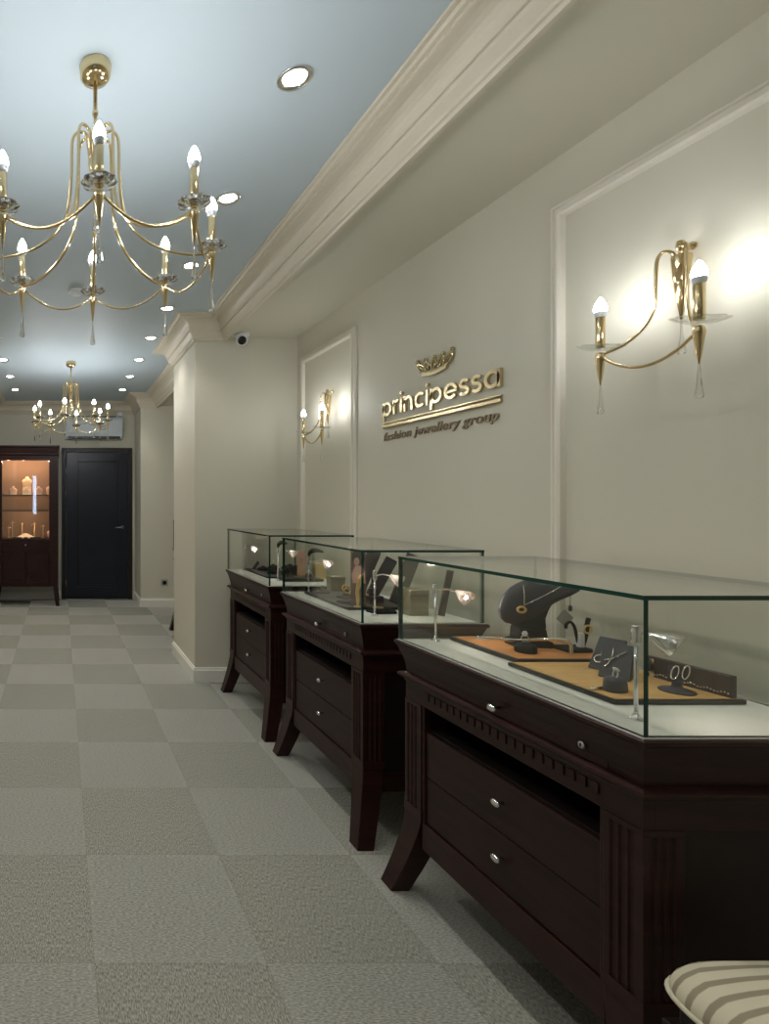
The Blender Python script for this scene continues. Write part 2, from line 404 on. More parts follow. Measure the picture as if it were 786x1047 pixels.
# ------------------------------------------------------------------ chandeliers
BULB = [(.0075, -.002), (.011, .004), (.0148, .015), (.0155, .022), (.0135, .033), (.0085, .045), (.004, .053), (.0, .057)]
def candle_bits(t, x, y, z, k, dish_r=.044, tilt=None):
    """z = level of the glass dish; candle above, spike and crystal drop below"""
    m = TR(x, y, z)
    c = MB().lathe([(.0105, .002), (.0115, .006), (.0115, .094), (.009, .096)], 20, m).build('candle_sleeve', 'brass', t)
    MB().lathe([(.009, .094), (.0135, .100), (.0150, .108), (.0145, .112)], 20, m).build('bulb_holder', 'bulbbase', c)
    b = MB().lathe([(r, zz+.098) for r, zz in BULB[1:]], 20, m).build('bulb', 'bulb' if dish_r < .05 else 'sbulb', c)
    dm = m if tilt is None else m @ tilt
    if dish_r < .05:
        MB().lathe([(.006, -.012), (.022, -.011), (.038, -.004), (dish_r, .003), (dish_r*.97, .007), (.03, .004), (.012, .003), (.006, .004)], 40, dm, .05, 10, False).build('crystal_dish', 'crystal', c)
    else:
        MB().lathe([(.008, -.008), (.028, -.006), (.044, .001), (dish_r, .007), (dish_r*.99, .009), (.043, .004), (.028, -.003), (.008, -.004)], 40, dm, .09, 8).build('glass_dish', 'dishglass', c)
    MB().lathe([(.007, -.012), (.011, -.018), (.0125, -.028), (.010, -.045), (.0045, -.090), (.0015, -.108), (0, -.110)], 20, m).build('spike', 'brass', c)
    MB().lathe([(.0, -.106), (.0022, -.110), (.003, -.13), (.0055, -.165), (.0085, -.190), (.0078, -.196), (.0, -.199)], 12, m, 0, 8, False).build('crystal_drop', 'crystal', c)
def chandelier(label, loc, ang0):
    t = thing('chandelier', label, 'chandelier', loc, ang0, 'eight candle brass chandeliers')
    z = lambda a: a-CZ
    MB().lathe([(.048, 0), (.050, -.006), (.047, -.036), (.042, -.042), (.040, -.046), (.020, -.052), (.008, -.054)], 40).build('ceiling_canopy', 'brass', t)
    MB().lathe([(.0065, z(2.655)), (.0065, z(2.56)), (.010, z(2.556)), (.010, z(2.546)), (.0055, z(2.54)), (.0055, z(2.47))], 14).build('rod', 'brass', t)
    MB().lathe([(.006, z(2.486)), (.022, z(2.480)), (.030, z(2.470)), (.029, z(2.462)), (.022, z(2.41)), (.021, z(2.405)), (.0225, z(2.398)), (.012, z(2.33)), (.003, z(2.285)), (0, z(2.28))], 28).build('central_cone', 'brass', t)
    MB().lathe([(0, z(2.282)), (.003, z(2.277)), (.0045, z(2.24)), (.010, z(2.195)), (.009, z(2.188)), (0, z(2.185))], 12, None, 0, 8, False).build('crystal_drop', 'crystal', t)
    R = .36; cup = []
    for k in range(8):
        a = 2*pi*k/8; u = Vector((cos(a), sin(a), 0))
        pr = [(.020, 2.462), (.022, 2.480), (.034, 2.491), (.052, 2.493), (.067, 2.480), (.073, 2.450), (.075, 2.35), (.088, 2.245), (.128, 2.175), (.20, 2.128), (.29, 2.106), (.352, 2.112)]
        pts = smooth_path([u*r+Vector((0, 0, z(h))) for r, h in pr], 5)
        MB().tube(pts, .0048, 8).build('arm', 'brass', t)
        candle_bits(t, u.x*R, u.y*R, z(2.128), k)
        cup.append(u*R+Vector((0, 0, z(2.110))))
    for k in range(8):
        a, b = cup[k], cup[(k+1) % 8]; pts = []
        for i in range(15):
            s_ = i/14; p = a.lerp(b, s_); p.z -= .062*4*s_*(1-s_)*(1 if True else 0); pts.append(p)
        MB().tube(pts, .0040, 8).build('swag', 'brass', t)
    return t
ch = chandelier('large brass eight-candle chandelier hanging in the foreground with crystal dishes', (.108, 1.75, CZ), radians(-2))
dup(ch, (.10, 5.46, CZ), radians(-10), 'smaller-looking brass chandelier far down the room in front of the dark door')

# ------------------------------------------------------------------ wall sconces
def sconce(label, y):
    t = thing('wall_sconce', label, 'wall lamp', (WX, y+.012, 2.02), 0, 'two candle brass wall sconces')
    z = lambda a: a-2.02
    f = MB(); f.lathe([(.0, 0), (.011, 0), (.011, .005), (.004, .008), (.004, .038), (.006, .040), (.006, .044), (0, .045)], 16, TR(0, 0, z(2.052)) @ RY(-pi/2))
    f.lathe([(.009, -.012), (.009, .012), (.0, .016)], 12, TR(-.036, 0, z(2.053)))
    f.tube([(-.036, 0, z(2.05)), (-.033, 0, z(2.02))], .005)
    f.build('wall_bracket', 'brass', t)
    cx = -.033
    MB().lathe([(.005, z(2.032)), (.021, z(2.026)), (.022, z(2.021)), (.0165, z(1.957)), (.0145, z(1.953)), (.016, z(1.947)), (.008, z(1.885)), (.003, z(1.848)), (0, z(1.846))], 24, TR(cx, 0, 0)).build('back_cone', 'brass', t)
    MB().lathe([(0, z(1.848)), (.0022, z(1.843)), (.003, z(1.80)), (.009, z(1.757)), (.008, z(1.752)), (0, z(1.75))], 12, TR(cx, 0, 0), 0, 8, False).build('crystal_drop', 'crystal', t)
    ends = []
    for sgn in (1, -1):
        e = Vector((-.133, .131*sgn, 0)); base = Vector((cx, 0, 0)); u = (e-base); Ln = u.length; u.normalize()
        pr = [(.014, 2.020), (.016, 2.036), (.028, 2.047), (.040, 2.043), (.048, 2.020), (.050, 1.96), (.054, 1.89), (.075, 1.84), (.115, 1.802), (Ln-.008, 1.784)]
        pts = smooth_path([base+u*s_+Vector((0, 0, z(h))) for s_, h in pr], 6)
        MB().tube(pts, .0045, 10).build('arm', 'brass', t)
        candle_bits(t, e.x, e.y, z(1.801), 0, .052, RY(.06) @ RX(.16))
        ends.append(e+Vector((0, 0, z(1.780))))
    pts = []
    for i in range(21):
        s_ = i/20; p = ends[0].lerp(ends[1], s_); p.z -= .062*4*s_*(1-s_); pts.append(p)
    MB().tube(pts, .0045, 10).build('swag', 'brass', t)
    return t
sc = sconce('brass two-candle wall sconce in the near wall panel, at the right', 1.55)
dup(sc, (WX, 3.63, 2.02), 0, 'brass two-candle wall sconce in the far wall panel beside the corner')

# ------------------------------------------------------------------ wall sign
def text_mesh(body, h_x, width, extrude, shear=0, spacing=1.0, offset=0):
    cu = bpy.data.curves.new('t', 'FONT'); cu.body = body; cu.extrude = extrude; cu.shear = shear; cu.space_character = spacing; cu.offset = offset
    cu.resolution_u = 4
    o = bpy.data.objects.new('t', cu); C.objects.link(o)
    bpy.context.view_layer.update()
    dg = bpy.context.evaluated_depsgraph_get(); me = bpy.data.meshes.new_from_object(o.evaluated_get(dg))
    bpy.data.objects.remove(o); bpy.data.curves.remove(cu)
    bm = bmesh.new(); bm.from_mesh(me); bpy.data.meshes.remove(me)
    bmesh.ops.remove_doubles(bm, verts=bm.verts, dist=1e-5)
    x0 = min(v.co.x for v in bm.verts); x1 = max(v.co.x for v in bm.verts)
    sx = width/(x1-x0)
    for v in bm.verts: v.co.x = (v.co.x-x0)*sx; v.co.y *= h_x
    return bm
sign = thing('wall_sign', 'raised gold shop sign with crown, name and tagline on the cream wall', 'sign', (WX, 3.05, 1.80))
def to_wall(bm, z0, name, mat, parent, depth=.012):
    for v in bm.verts:
        x, y, z = v.co; v.co = Vector((-(depth*.5) - (z and (depth*.5 if z > 0 else -depth*.5)) - .001, -x, y+z0))
    me = bpy.data.meshes.new(name); bmesh.ops.recalc_face_normals(bm, faces=bm.faces); bm.to_mesh(me); bm.free(); me.materials.append(M[mat])
    o = bpy.data.objects.new(name, me); C.objects.link(o); o.parent = parent; return o
UX, UZ = .0845, .074
def ribbon(mb, pts, w_, flat=None, d0=.001, d1=.014):
    P_ = [Vector(p) for p in pts]; n = len(P_); lo, hi = [], []
    for i in range(n):
        d_ = (P_[min(i+1, n-1)]-P_[max(i-1, 0)]).normalized(); nn = Vector((-d_.y, d_.x))*w_/2
        lo.append(P_[i]-nn); hi.append(P_[i]+nn)
    cv = lambda p, d_: (-d_, -p.x*UX, p.y*UZ)
    mb.loft([[cv(lo[i], d0), cv(lo[i], d1), cv(hi[i], d1), cv(hi[i], d0)] for i in range(n)])
def arc(cx, cy, rx, ry, a0, a1, n=24): return [(cx+rx*cos(radians(a0+(a1-a0)*i/n)), cy+ry*sin(radians(a0+(a1-a0)*i/n))) for i in range(n+1)]
SW = .19
def letter(chr_, x):
    f = MB(); h = SW/2
    if chr_ == 'p':
        ribbon(f, [(x+h, -.34), (x+h, 1)], SW); ribbon(f, arc(x+.50, .5, .40, .5-h, 0, 360, 36), SW); wd_ = 1.0
    elif chr_ == 'a':
        ribbon(f, [(x+1.0-h, 0), (x+1.0-h, 1)], SW); ribbon(f, arc(x+.50, .5, .40, .5-h, 0, 360, 36), SW); wd_ = 1.0
    elif chr_ == 'r':
        ribbon(f, [(x+h, 0), (x+h, 1)], SW); ribbon(f, arc(x+.50, .55, .40, .36, 180, 82, 14), SW); wd_ = .56
    elif chr_ == 'i':
        ribbon(f, [(x+h, 0), (x+h, 1)], SW); ribbon(f, arc(x+h, 1.32, .06, .06, 0, 360, 14), .115); wd_ = SW
    elif chr_ == 'n':
        ribbon(f, [(x+h, 0), (x+h, 1)], SW); ribbon(f, [(x+h, .5)]+arc(x+.44, .55, .44-h, .36, 180, 0, 22)+[(x+.88-h, 0)], SW); wd_ = .88
    elif chr_ == 'c':
        ribbon(f, arc(x+.49, .5, .40, .5-h, 42, 318, 28), SW); wd_ = .86
    elif chr_ == 'e':
        ribbon(f, arc(x+.50, .5, .41, .5-h, 0, 322, 32), SW); ribbon(f, [(x+.12, .47), (x+.98, .47)], SW*.8); wd_ = 1.0
    else:
        ribbon(f, arc(x+.34, .71, .25, .20, 25, 250, 18)[:]+arc(x+.34, .29, .27, .21, 80, -155, 18)[1:], SW); wd_ = .70
    return f, wd_
x_ = 0; adv = []
for c_ in 'principessa':
    f, wd_ = letter(c_, x_); adv.append((f, x_, wd_)); x_ += wd_ + .165
tot = x_-.165
for f, a_, b_ in adv:
    for i, v in enumerate(f.v): v.y *= .818/(tot*UX)
    f.build('letter', 'signgold', sign)
to_wall(text_mesh('fashion jewellery group', .060, .80, .01, .24, 1.06, .010), -.130, 'tagline', 'signedge', sign, .006)
MB().box(-.016, -.001, -.818, 0, -.064, -.046).build('bar', 'signgold', sign, .003)
MB().box(-.012, -.001, -.818, 0, -.040, -.033).build('bar', 'signgold', sign, .001)
# crown
cr = MB(); cy = -.42; cz = .137
def band(z0, z1, w0, w1, sag, d0, d1):
    r0 = []; 
    n = 12
    outer = []; 
    for i in range(n+1):
        s_ = -1+2*i/n; outer.append((cy - s_*w0/2, cz+z0+sag*s_*s_))
    for i in range(n, -1, -1):
        s_ = -1+2*i/n; outer.append((cy - s_*w1/2, cz+z1+sag*s_*s_))
    cr.loft([[(-d0, a, b) for a, b in outer], [(-d1, a, b) for a, b in outer]])
band(0, .014, .165, .180, .010, .001, .016)
band(.018, .024, .184, .190, .011, .001, .012)
for i in range(5):
    s_ = -1+i*.5; yc = cy - s_*.080; zc = cz+.022+.010*s_*s_; hh = .056-.006*abs(s_)
    lean = -s_*.040
    for a in (-1, 1):
        cr.tube(smooth_path([(-.009, yc+a*.018, zc), (-.009, yc+a*.022+lean*.4, zc+hh*.45), (-.009, yc+lean, zc+hh)], 5), .0058, 6)
    cr.tube([(-.009, yc, zc), (-.009, yc+lean, zc+hh)], .0048, 6)
    cr.lathe([(0, -.008), (.009, -.005), (.010, 0), (.008, .007), (0, .011)], 10, TR(-.010, yc+lean*1.05, zc+hh+.004))
    if i < 4:
        cr.lathe([(0, -.010), (.009, 0), (0, .010)], 8, TR(-.010, yc-.020-.010*s_, zc+.026))
cr.build('crown', 'signgold', sign)

# ------------------------------------------------------------------ display counters
def rect(x0, x1, y0, y1, i, z): return [(x0+i, y0+i, z), (x1-i, y0+i, z), (x1-i, y1-i, z), (x0+i, y1-i, z)]
TOP = .862
def counter(label, X, Y, L, W=.505):
    t = thing('display_counter', label, 'display counter', (X, Y, 0), 0, 'mahogany jewellery display counters along the wall')
    # moulded top: cavetto apron and bead
    prof = [(TOP, .004), (TOP-.003, .0), (TOP-.012, 0), (TOP-.016, .006), (TOP-.035, .013), (TOP-.060, .021), (TOP-.085, .026), (TOP-.105, .028),
            (TOP-.107, .016), (TOP-.111, .008), (TOP-.117, .006), (TOP-.122, .010), (TOP-.126, .020), (TOP-.136, .024)]
    MB().loft([rect(0, W, 0, L, i, z) for z, i in reversed(prof)]).build('moulded_top', 'wood', t)
    f = MB(); f.box(.008, W-.008, .008, L-.008, TOP, TOP+.003); f.build('display_cloth', 'cloth', t)
    # frieze ring below the bead with dentils
    zb = TOP-.136; f = MB()
    f.box(.026, .050, .026, L-.026, .668, zb); f.box(W-.05, W-.026, .026, L-.026, .668, zb)
    f.box(.05, W-.05, .026, .050, .668, zb); f.box(.05, W-.05, L-.05, L-.026, .668, zb)
    f.build('frieze', 'wood', t, .001)
    f = MB(); nd = int((L-.24)/.028)
    for k in range(nd):
        y = .12+k*(L-.24)/nd; f.box(.0225, .027, y, y+.021, .694, .718)
    f.build('dentil_moulding', 'wood', t, .001)
    # fluted posts
    S = .085; g = .0045
    def post(x0, y0, fx, fy):
        # fx / fy : which outer faces carry flutes (-1 low side, 1 high side)
        P = []
        def face(a, b, nx, ny):
            a = Vector(a); b = Vector(b); d_ = b-a; P.append(tuple(a))
            for c in (.16, .39, .62):
                for q, dep in ((c, 0), (c+.03, g), (c+.15, g), (c+.18, 0)):
                    p = a+d_*q; P.append((p.x-nx*dep, p.y-ny*dep))
        c4 = [(x0, y0), (x0+S, y0), (x0+S, y0+S), (x0, y0+S)]
        nn = [(0, -1), (1, 0), (0, 1), (-1, 0)]
        for i in range(4):
            on = (nn[i][0] == fx and fx) or (nn[i][1] == fy and fy)
            if on: face(c4[i], c4[(i+1) % 4], *nn[i])
            else: P.append(c4[i])
        f = MB(); f.prism(P, .315, .655); f.box(x0, x0+S, y0, y0+S, .655, .668)
        f.box(x0-.002, x0+S+.002, y0-.002, y0+S+.002, .285, .315)
        f.build('fluted_post', 'wood', t, .001)
    xf, xb, yn, yf = .024, W-.024-S, .024, L-.024-S
    post(xf, yn, -1, -1); post(xf, yf, -1, 1); post(xb, yn, 1, -1); post(xb, yf, 1, 1)
    # sabre legs
    def leg(x0, y0, sx, sy):
        rings = []
        for i in range(11):
            q = i/10; z = .285*(1-q); k = q**1.3
            ox = sx*k; oy = sy*k
            w_ = S-.022*q; wy = S-.022*q
            cx0 = x0 + ox + (0 if sx < 0 else S-w_); cy0 = y0 + oy + (0 if sy < 0 else S-wy)
            rings.append([(cx0, cy0, z), (cx0+w_, cy0, z), (cx0+w_, cy0+wy, z), (cx0, cy0+wy, z)])
        MB().loft(rings).build('leg', 'wood', t, .002)
    leg(xf, yn, -.052, -.058); leg(xf, yf, -.052, .058); leg(xb, yn, .03, -.058); leg(xb, yf, .03, .058)
    # carcass: side panels, back, shelf, bottom
    f = MB()
    f.box(xf+S, xb, .040, .055, .20, .668); f.box(xf+S, xb, L-.055, L-.040, .20, .668)
    f.box(W-.055, W-.045, yn+S, yf, .20, .668)
    f.box(.05, W-.055, .055, L-.055, .578, .592); f.box(.05, W-.055, .055, L-.055, .270, .284)
    f.build('carcass', 'wood2', t)
    f = MB(); f.box(xf+.004, xf+.028, yn+S, yf, .195, .284); f.box(xf+.004, xf+.028, yn+S-.01, yn+S+.012, .284, .668); f.box(xf+.004, xf+.028, yf-.012, yf+.01, .284, .668)
    f.box(xf+S-.01, xb+.01, .030, .048, .195, .27); f.box(xf+S-.01, xb+.01, L-.048, L-.030, .195, .27)
    f.build('rail_frame', 'wood', t, .0015)
    def knob(par, y, z, x):
        MB().lathe([(.005, 0), (.0045, .010), (.006, .013), (.0125, .017), (.0140, .021), (.0115, .0255), (.005, .028), (0, .0285)], 20, TR(x, y, z) @ RY(-pi/2) @ Matrix.Diagonal((.78, 1.15, 1, 1))).build('knob', 'chrome', par)
    for z0, z1 in ((.440, .585), (.288, .437)):
        dr = MB().box(xf+.010, xf+.030, yn+S+.013, yf-.013, z0, z1).build('drawer', 'drawer', t, .002)
        knob(dr, L/2-.02, (z0+z1)/2+.012, xf+.010)
    ap = MB().box(.0255, .034, .10, L-.10, TOP-.104, TOP-.086).build('top_drawer_rail', 'wood', t)
    knob(t, L/2-.02, .782, .0235)
    f = MB(); f.lathe([(.0, .0), (.0085, 0), (.0085, .0035), (.006, .005), (0, .005)], 20, TR(.0215, .155, .788) @ RY(-pi/2))
    lk = f.build('lock', 'steel', t); MB().box(.0155, .0168, .1535, .1565, .784, .792).build('keyhole', 'hole', lk)
    # glass case of five panes
    T = .0095; gz = 1.151; a = .010; bx = .49
    def pane(x0, x1, y0, y1, z0, z1, big):
        m_ = [0 if big in pr else 1 for pr in ('z', 'z', 'y', 'y', 'x', 'x')]
        MB().box(x0, x1, y0, y1, z0, z1, m_).build('glass_pane', ['glass', 'glassedge'], t)
    zc = TOP+.003
    pane(a, a+T, a, L-a, zc, gz-T, 'x'); pane(bx-T, bx, a, L-a, zc, gz-T, 'x')
    pane(a+T, bx-T, a, a+T, zc, gz-T, 'y'); pane(a+T, bx-T, L-a-T, L-a, zc, gz-T, 'y')
    pane(a-.001, bx+.001, a-.001, L-a+.001, gz-T, gz, 'z')
    return t
counter('nearest dark mahogany jewellery counter with bust, orange tray and oak tray under glass', 1.163, 1.120, .84)
counter('middle dark mahogany jewellery counter with portrait card and khaki box under glass', 1.165, 2.185, .80)
counter('third dark mahogany jewellery counter, against the pillar, with black pads under glass', 1.165, 3.160, .805)
counter('mostly hidden dark jewellery counter peeking out behind the pillar', 1.165, 5.05, .82)

ZT = TOP+.0035
# ------------------------------------------------------------------ display lamps
def lamp(label, loc, rz, arm=.055, h=.195, shade=False, head='reflector'):
    t = thing('display_lamp', label, 'lamp', loc, rz, 'small chrome halogen lamps inside the glass cases')
    MB().lathe([(.013, 0), (.013, .003), (.007, .006), (.0045, .014), (.0040, .016)], 16).build('base', 'chrome', t)
    f = MB(); f.lathe([(.0038, .012), (.0038, h-.038)], 12); f.lathe([(.0075, h-.040), (.0082, h-.037), (.0082, h-.003), (.0065, h)], 16)
    f.build('post', 'chrome', t)
    MB().tube(smooth_path([(.006, 0, h-.022), (arm*.5, 0, h-.018), (arm, 0, h-.026)], 5), .0028, 8).build('arm', 'chrome', t)
    m = TR(arm, 0, h-.024) @ RZ(radians(-62)) @ RY(radians(118))
    hd = MB().lathe([(.005, -.002), (.008, .006), (.014, .016), (.022, .032), (.0255, .045), (.0245, .045), (.020, .032), (.012, .017), (.0, .010)], 24, m).build('lamp_shade', head, t)
    MB().lathe([(0, .014), (.0065, .018), (.0075, .030), (.004, .037), (0, .038)], 12, m).build('bulb', 'lampglow', hd)
    if shade:
        f = MB(); f.tube(smooth_path([(0, 0, h), (.01, 0, h+.022), (.04, 0, h+.030), (.075, 0, h+.020)], 5), [.004+.009*sin(pi*i/15) for i in range(16)], 8)
        f.build('glare_shield', 'rim', t)
    return t
G = 'small chrome halogen lamps inside the glass cases'
lamp('chrome post lamp at the near corner of the nearest glass case', (1.255, 1.225, ZT), radians(20), .050, .205, False, 'chrome')
lamp('chrome post lamp at the far end of the nearest case, beside the orange tray', (1.278, 1.915, ZT), radians(-10), .066)
lamp('chrome post lamp at the near end of the middle case, before the striped panels', (1.303, 2.33, ZT), radians(10), .075, .19)
lamp('chrome post lamp with dark shield at the far end of the middle case', (1.300, 2.945, ZT), radians(-8), .075, .19, True)
lamp('chrome post lamp with dark shield at the near end of the third case', (1.302, 3.366, ZT), radians(25), .09, .2, True)
lamp('chrome post lamp at the far corner of the third case, by the pillar', (1.269, 3.885, ZT), radians(-15), .05, .19)

# ------------------------------------------------------------------ trays
def tray(label, x0, x1, y0, y1, top, h=.011):
    t = thing('display_tray', label, 'tray', (x0, y0, ZT))
    w_, l_ = x1-x0, y1-y0
    MB().loft([rect(0, w_, 0, l_, .003, 0), rect(0, w_, 0, l_, 0, .002), rect(0, w_, 0, l_, 0, h), rect(0, w_, 0, l_, .003, h+.001)]).build('tray_base', 'rim', t)
    MB().box(.006, w_-.006, .006, l_-.006, h, h+.0018).build('tray_inlay', top, t)
    return t
ZI = ZT+.0130
tray('orange veneered display tray under the necklace bust', 1.335, 1.640, 1.640, 1.925, 'orange', .013)
tray('oak veneered display tray with black rim in the nearest case', 1.292, 1.600, 1.310, 1.622, 'oak')
tray('dark felt tray with rings and gold bracelets in the middle case', 1.258, 1.560, 2.455, 2.900, 'traydark')
tray('dark felt tray with black pads in the third case', 1.276, 1.60, 3.47, 3.90, 'traydark')
tray('slim black tray at the near end of the third case', 1.325, 1.56, 3.33, 3.44, 'rim', .014)

# ------------------------------------------------------------------ nearest case contents
# necklace bust
t = thing('necklace_bust', 'charcoal necklace bust on black stand on the orange tray', 'jewellery bust', (1.506, 1.790, ZI+.002), radians(-12))
SC = 1/320.7
def px(x, y): return ((x-545)*SC*.88, -(y-660)*SC)
out = [px(*p) for p in [(537, 592.5), (529, 596), (521, 601), (514, 609), (510, 618), (509, 626), (511.5, 633), (516.5, 637.5), (524, 638.8), (533, 637), (543, 632.5), (553, 625), (561, 617.5), (571, 611.5), (582, 606.5), (590, 602), (592.5, 598.5), (583, 596.5), (570, 595.5), (556, 593.5)]]
MB().pillow(out, .035, .02).build('bust_form', 'charcoal', t)
f = MB(); rr = []
for z, a, b_, yo in [(0, -.085, .058, 0), (.018, -.085, .058, 0), (.024, -.066, .038, 0), (.06, -.062, .030, .0), (.09, -.060, .036, .012), (.115, -.02, .055, .022), (.14, .0, .075, .026)]:
    rr.append([(a*.80, -.030+yo, z), (b_*.72, -.030+yo, z), (b_*.72, .030+yo*.6, z), (a*.80, .030+yo*.6, z)])
f.loft(rr[:3]); f.loft(rr[3:]); f.loft([rr[2], rr[3]]); f.build('stand', 'black', t, .004)
t = thing('pendant_necklace', 'thin gold chain with oval pendant on the charcoal bust', 'necklace', (1.506, 1.790, ZI+.002), radians(-12))
a1 = [px(*p) for p in [(531, 597), (530, 606), (529.5, 617)]]; a2 = [px(*p) for p in [(529.5, 617), (545, 608), (560, 600.5), (568, 597)]]
dep = lambda q: -.0365-.002*q
f = MB(); f.tube(smooth_path([(a1[0][0], -.020, a1[0][1]), (a1[1][0], -.032, a1[1][1]), (a1[2][0], -.034, a1[2][1])], 6), .0013, 6)
f.tube(smooth_path([(a2[0][0], -.034, a2[0][1]), (a2[1][0], -.041, a2[1][1]), (a2[2][0], -.034, a2[2][1]), (a2[3][0], -.026, a2[3][1])], 6), .0013, 6)
f.build('chain', 'silver', t)
c = px(526.5, 621.5)
f = MB(); m = TR(c[0], -.036, c[1]) @ RX(pi/2) @ Matrix.Diagonal((1, .8, 1, 1)); f.tube([m @ Vector((.011*cos(a*pi/10), .011*sin(a*pi/10), 0)) for a in range(20)], .0036, 8, True)
f.build('pendant', 'gold', t)
# long rigid bracelet bar resting on a black ring puck
t = thing('ring_pad', 'black round ring pad on the orange tray', 'ring holder', (1.420, 1.715, ZI+.002))
MB().lathe([(.026, 0), (.028, .003), (.027, .020), (.023, .026), (0, .027)], 28).build('pad', 'black', t)
MB().lathe([(.010, .027), (.010, .033), (0, .036)], 20).build('slot_roll', 'charcoal', t)
t = thing('flower_ring', 'silver ring with a white stone cluster on the black pad', 'ring', (1.415, 1.712, ZI+.037))
f = MB(); f.tube([(.011*cos(a*pi/12), 0, .008+.011*sin(a*pi/12)) for a in range(24)], .0016, 8, True); f.build('band', 'silver', t)
f = MB()
for k in range(6): f.lathe([(0, -.004), (.004, 0), (0, .004)], 8, TR(.006*cos(k*pi/3), 0, .022+.006*sin(k*pi/3)))
f.lathe([(0, -.006), (.005, 0), (0, .006)], 8, TR(0, -.002, .022)); f.build('stones', 'white', t)
o = MB().tube(smooth_path([(-.058, -.072, .033), (.0, -.095, .0335), (.05, -.107, .034), (.10, -.125, .041), (.140, -.152, .047), (.153, -.162, .038), (.155, -.164, .022), (.154, -.165, .005)], 8), .0050, 10).build('rigid_collar', 'silver')
tag(o, 'long curved silver collar resting across the orange tray', 'necklace', None, (1.370, 1.842, ZI))
# dangling strap from the ring pad
# earring stand
t = thing('earring_stand', 'curved black earring stand behind the oak tray', 'earring stand', (1.588, 1.735, ZI+.002))
f = MB(); f.box(-.045, .03, -.03, .03, 0, .012); f.build('base', 'black', t, .003)
f = MB(); f.tube(smooth_path([(.012, 0, .01), (.006, 0, .045), (-.002, 0, .075), (-.014, 0, .088), (-.026, 0, .080), (-.027, 0, .068)], 6), .0042, 8); f.build('hook', 'black', t)
f = MB(); f.tube(smooth_path([(.018, -.005, .01), (.030, -.005, .05), (.035, -.005, .088), (.040, -.004, .10)], 6), .006, 8); f.build('hook', 'black', t)
MB().box(.006, .020, -.012, .002, .010, .055).build('slim_card', 'white', t)
f = MB(); f.tube([(.028+.012*cos(a*pi/10), -.014, .068+.012*sin(a*pi/10)) for a in range(20)], .003, 8, True)
tag(f.build('hoop_earring', 'gold'), 'gold hoop earring hanging on the curved black stand', 'earring', None, (1.588, 1.735, ZI+.002))
# hanging tag
t = thing('price_tag', 'small grey square tag hanging on a thread from the charcoal bust', 'tag', (1.600, 1.763, .997), 0)
MB().tube([(0, 0, .078), (0, 0, .03), (-.002, 0, .0)], .0008, 6).build('thread', 'grey', t)
MB().lathe([(.004, .0), (.005, .012), (.003, .018)], 10).build('clip', 'grey', t)
MB().box(-.019, .019, -.002, .002, -.042, -.004, 0, TR(-.008, 0, 0) @ RY(radians(42)) @ TR(.008, 0, 0)).build('card', 'socket', t, .001)
# necklace easels
LEAN = 32
def easel(label, loc, rz, w_=.060, h_=.098):
    t = thing('necklace_easel', label, 'necklace stand', loc, rz, 'small charcoal necklace boards on the oak tray')
    m = RX(radians(-LEAN))
    MB().box(-w_/2, w_/2, -.003, .003, 0, h_, 0, m).build('board', 'charcoal', t, .0015)
    f = MB(); f.add([(-w_/2, 0, .001), (w_/2, 0, .001), (w_/2, .055, .001), (-w_/2, .055, .001), (-w_/2, sin(radians(LEAN))*h_*.95, h_*.81), (w_/2, sin(radians(LEAN))*h_*.95, h_*.81)],
                   [(0, 1, 2, 3), (0, 3, 4), (1, 5, 2), (3, 2, 5, 4), (0, 4, 5, 1)]); f.build('back_wedge', 'charcoal', t)
    return t
e1 = easel('charcoal necklace board behind, holding a loop pendant', (1.478, 1.535, ZI), radians(-72))
e2 = easel('charcoal necklace board in front, holding a bow chain', (1.440, 1.462, ZI), radians(-55))
def on_board(pts, off=-.006): return [RX(radians(-LEAN)) @ Vector((x, off, z)) for x, z in pts]
t = thing('loop_necklace', 'silver chain with ring pendant on the rear charcoal board', 'necklace', (1.478, 1.535, ZI), radians(-72))
MB().tube(on_board([(-.012, .083), (-.010, .055), (-.011, .040)]), .0013, 6).build('chain', 'silver', t)
MB().tube(on_board([(-.012+.0095*cos(a*pi/10), .030+.0105*sin(a*pi/10)) for a in range(20)]), .002, 8, True).build('pendant', 'silver', t)
t = thing('bow_necklace', 'silver Y chain with bow on the front charcoal board', 'necklace', (1.440, 1.462, ZI), radians(-55))
MB().tube(on_board([(-.008, .082), (-.008, .064), (-.010, .052), (.004, .064), (.018, .078)]), .0013, 6).build('chain', 'silver', t)
f = MB(); f.tube(on_board([(-.022, .046), (-.010, .050), (-.004, .056)]), .0018, 6); f.tube(on_board([(-.010, .050), (-.014, .036), (-.020, .028)]), .0018, 6); f.build('bow', 'silver', t)
t = thing('ring_pad', 'charcoal oval ring pad at the front of the oak tray', 'ring holder', (1.355, 1.372, ZI), radians(20))
MB().lathe([(.034, 0), (.035, .004), (.032, .026), (.028, .031), (0, .032)], 28, Matrix.Diagonal((.85, .6, 1, 1))).build('pad', 'charcoal', t)
t = thing('wave_ring', 'silver wave ring on the charcoal oval pad', 'ring', (1.353, 1.370, ZI+.0318), radians(20))
MB().tube([(.010*cos(a*pi/12), 0, .009+.011*sin(a*pi/12)) for a in range(24)], .0015, 8, True).build('band', 'silver', t)
MB().pillow([(.014*cos(a*pi/8), .004*sin(a*pi/8)) for a in range(16)], .004, .003, TR(.003, 0, .020) @ RY(radians(25))).build('wave_top', 'white', t)
tag(MB().tube([(0, 0, .0035), (.035, .008, .0035)], .0032, 10).build('tie_pin', 'silver'), 'short silver pin lying on the oak tray left of the oval pad', 'pin', None, (1.300, 1.375, ZI))
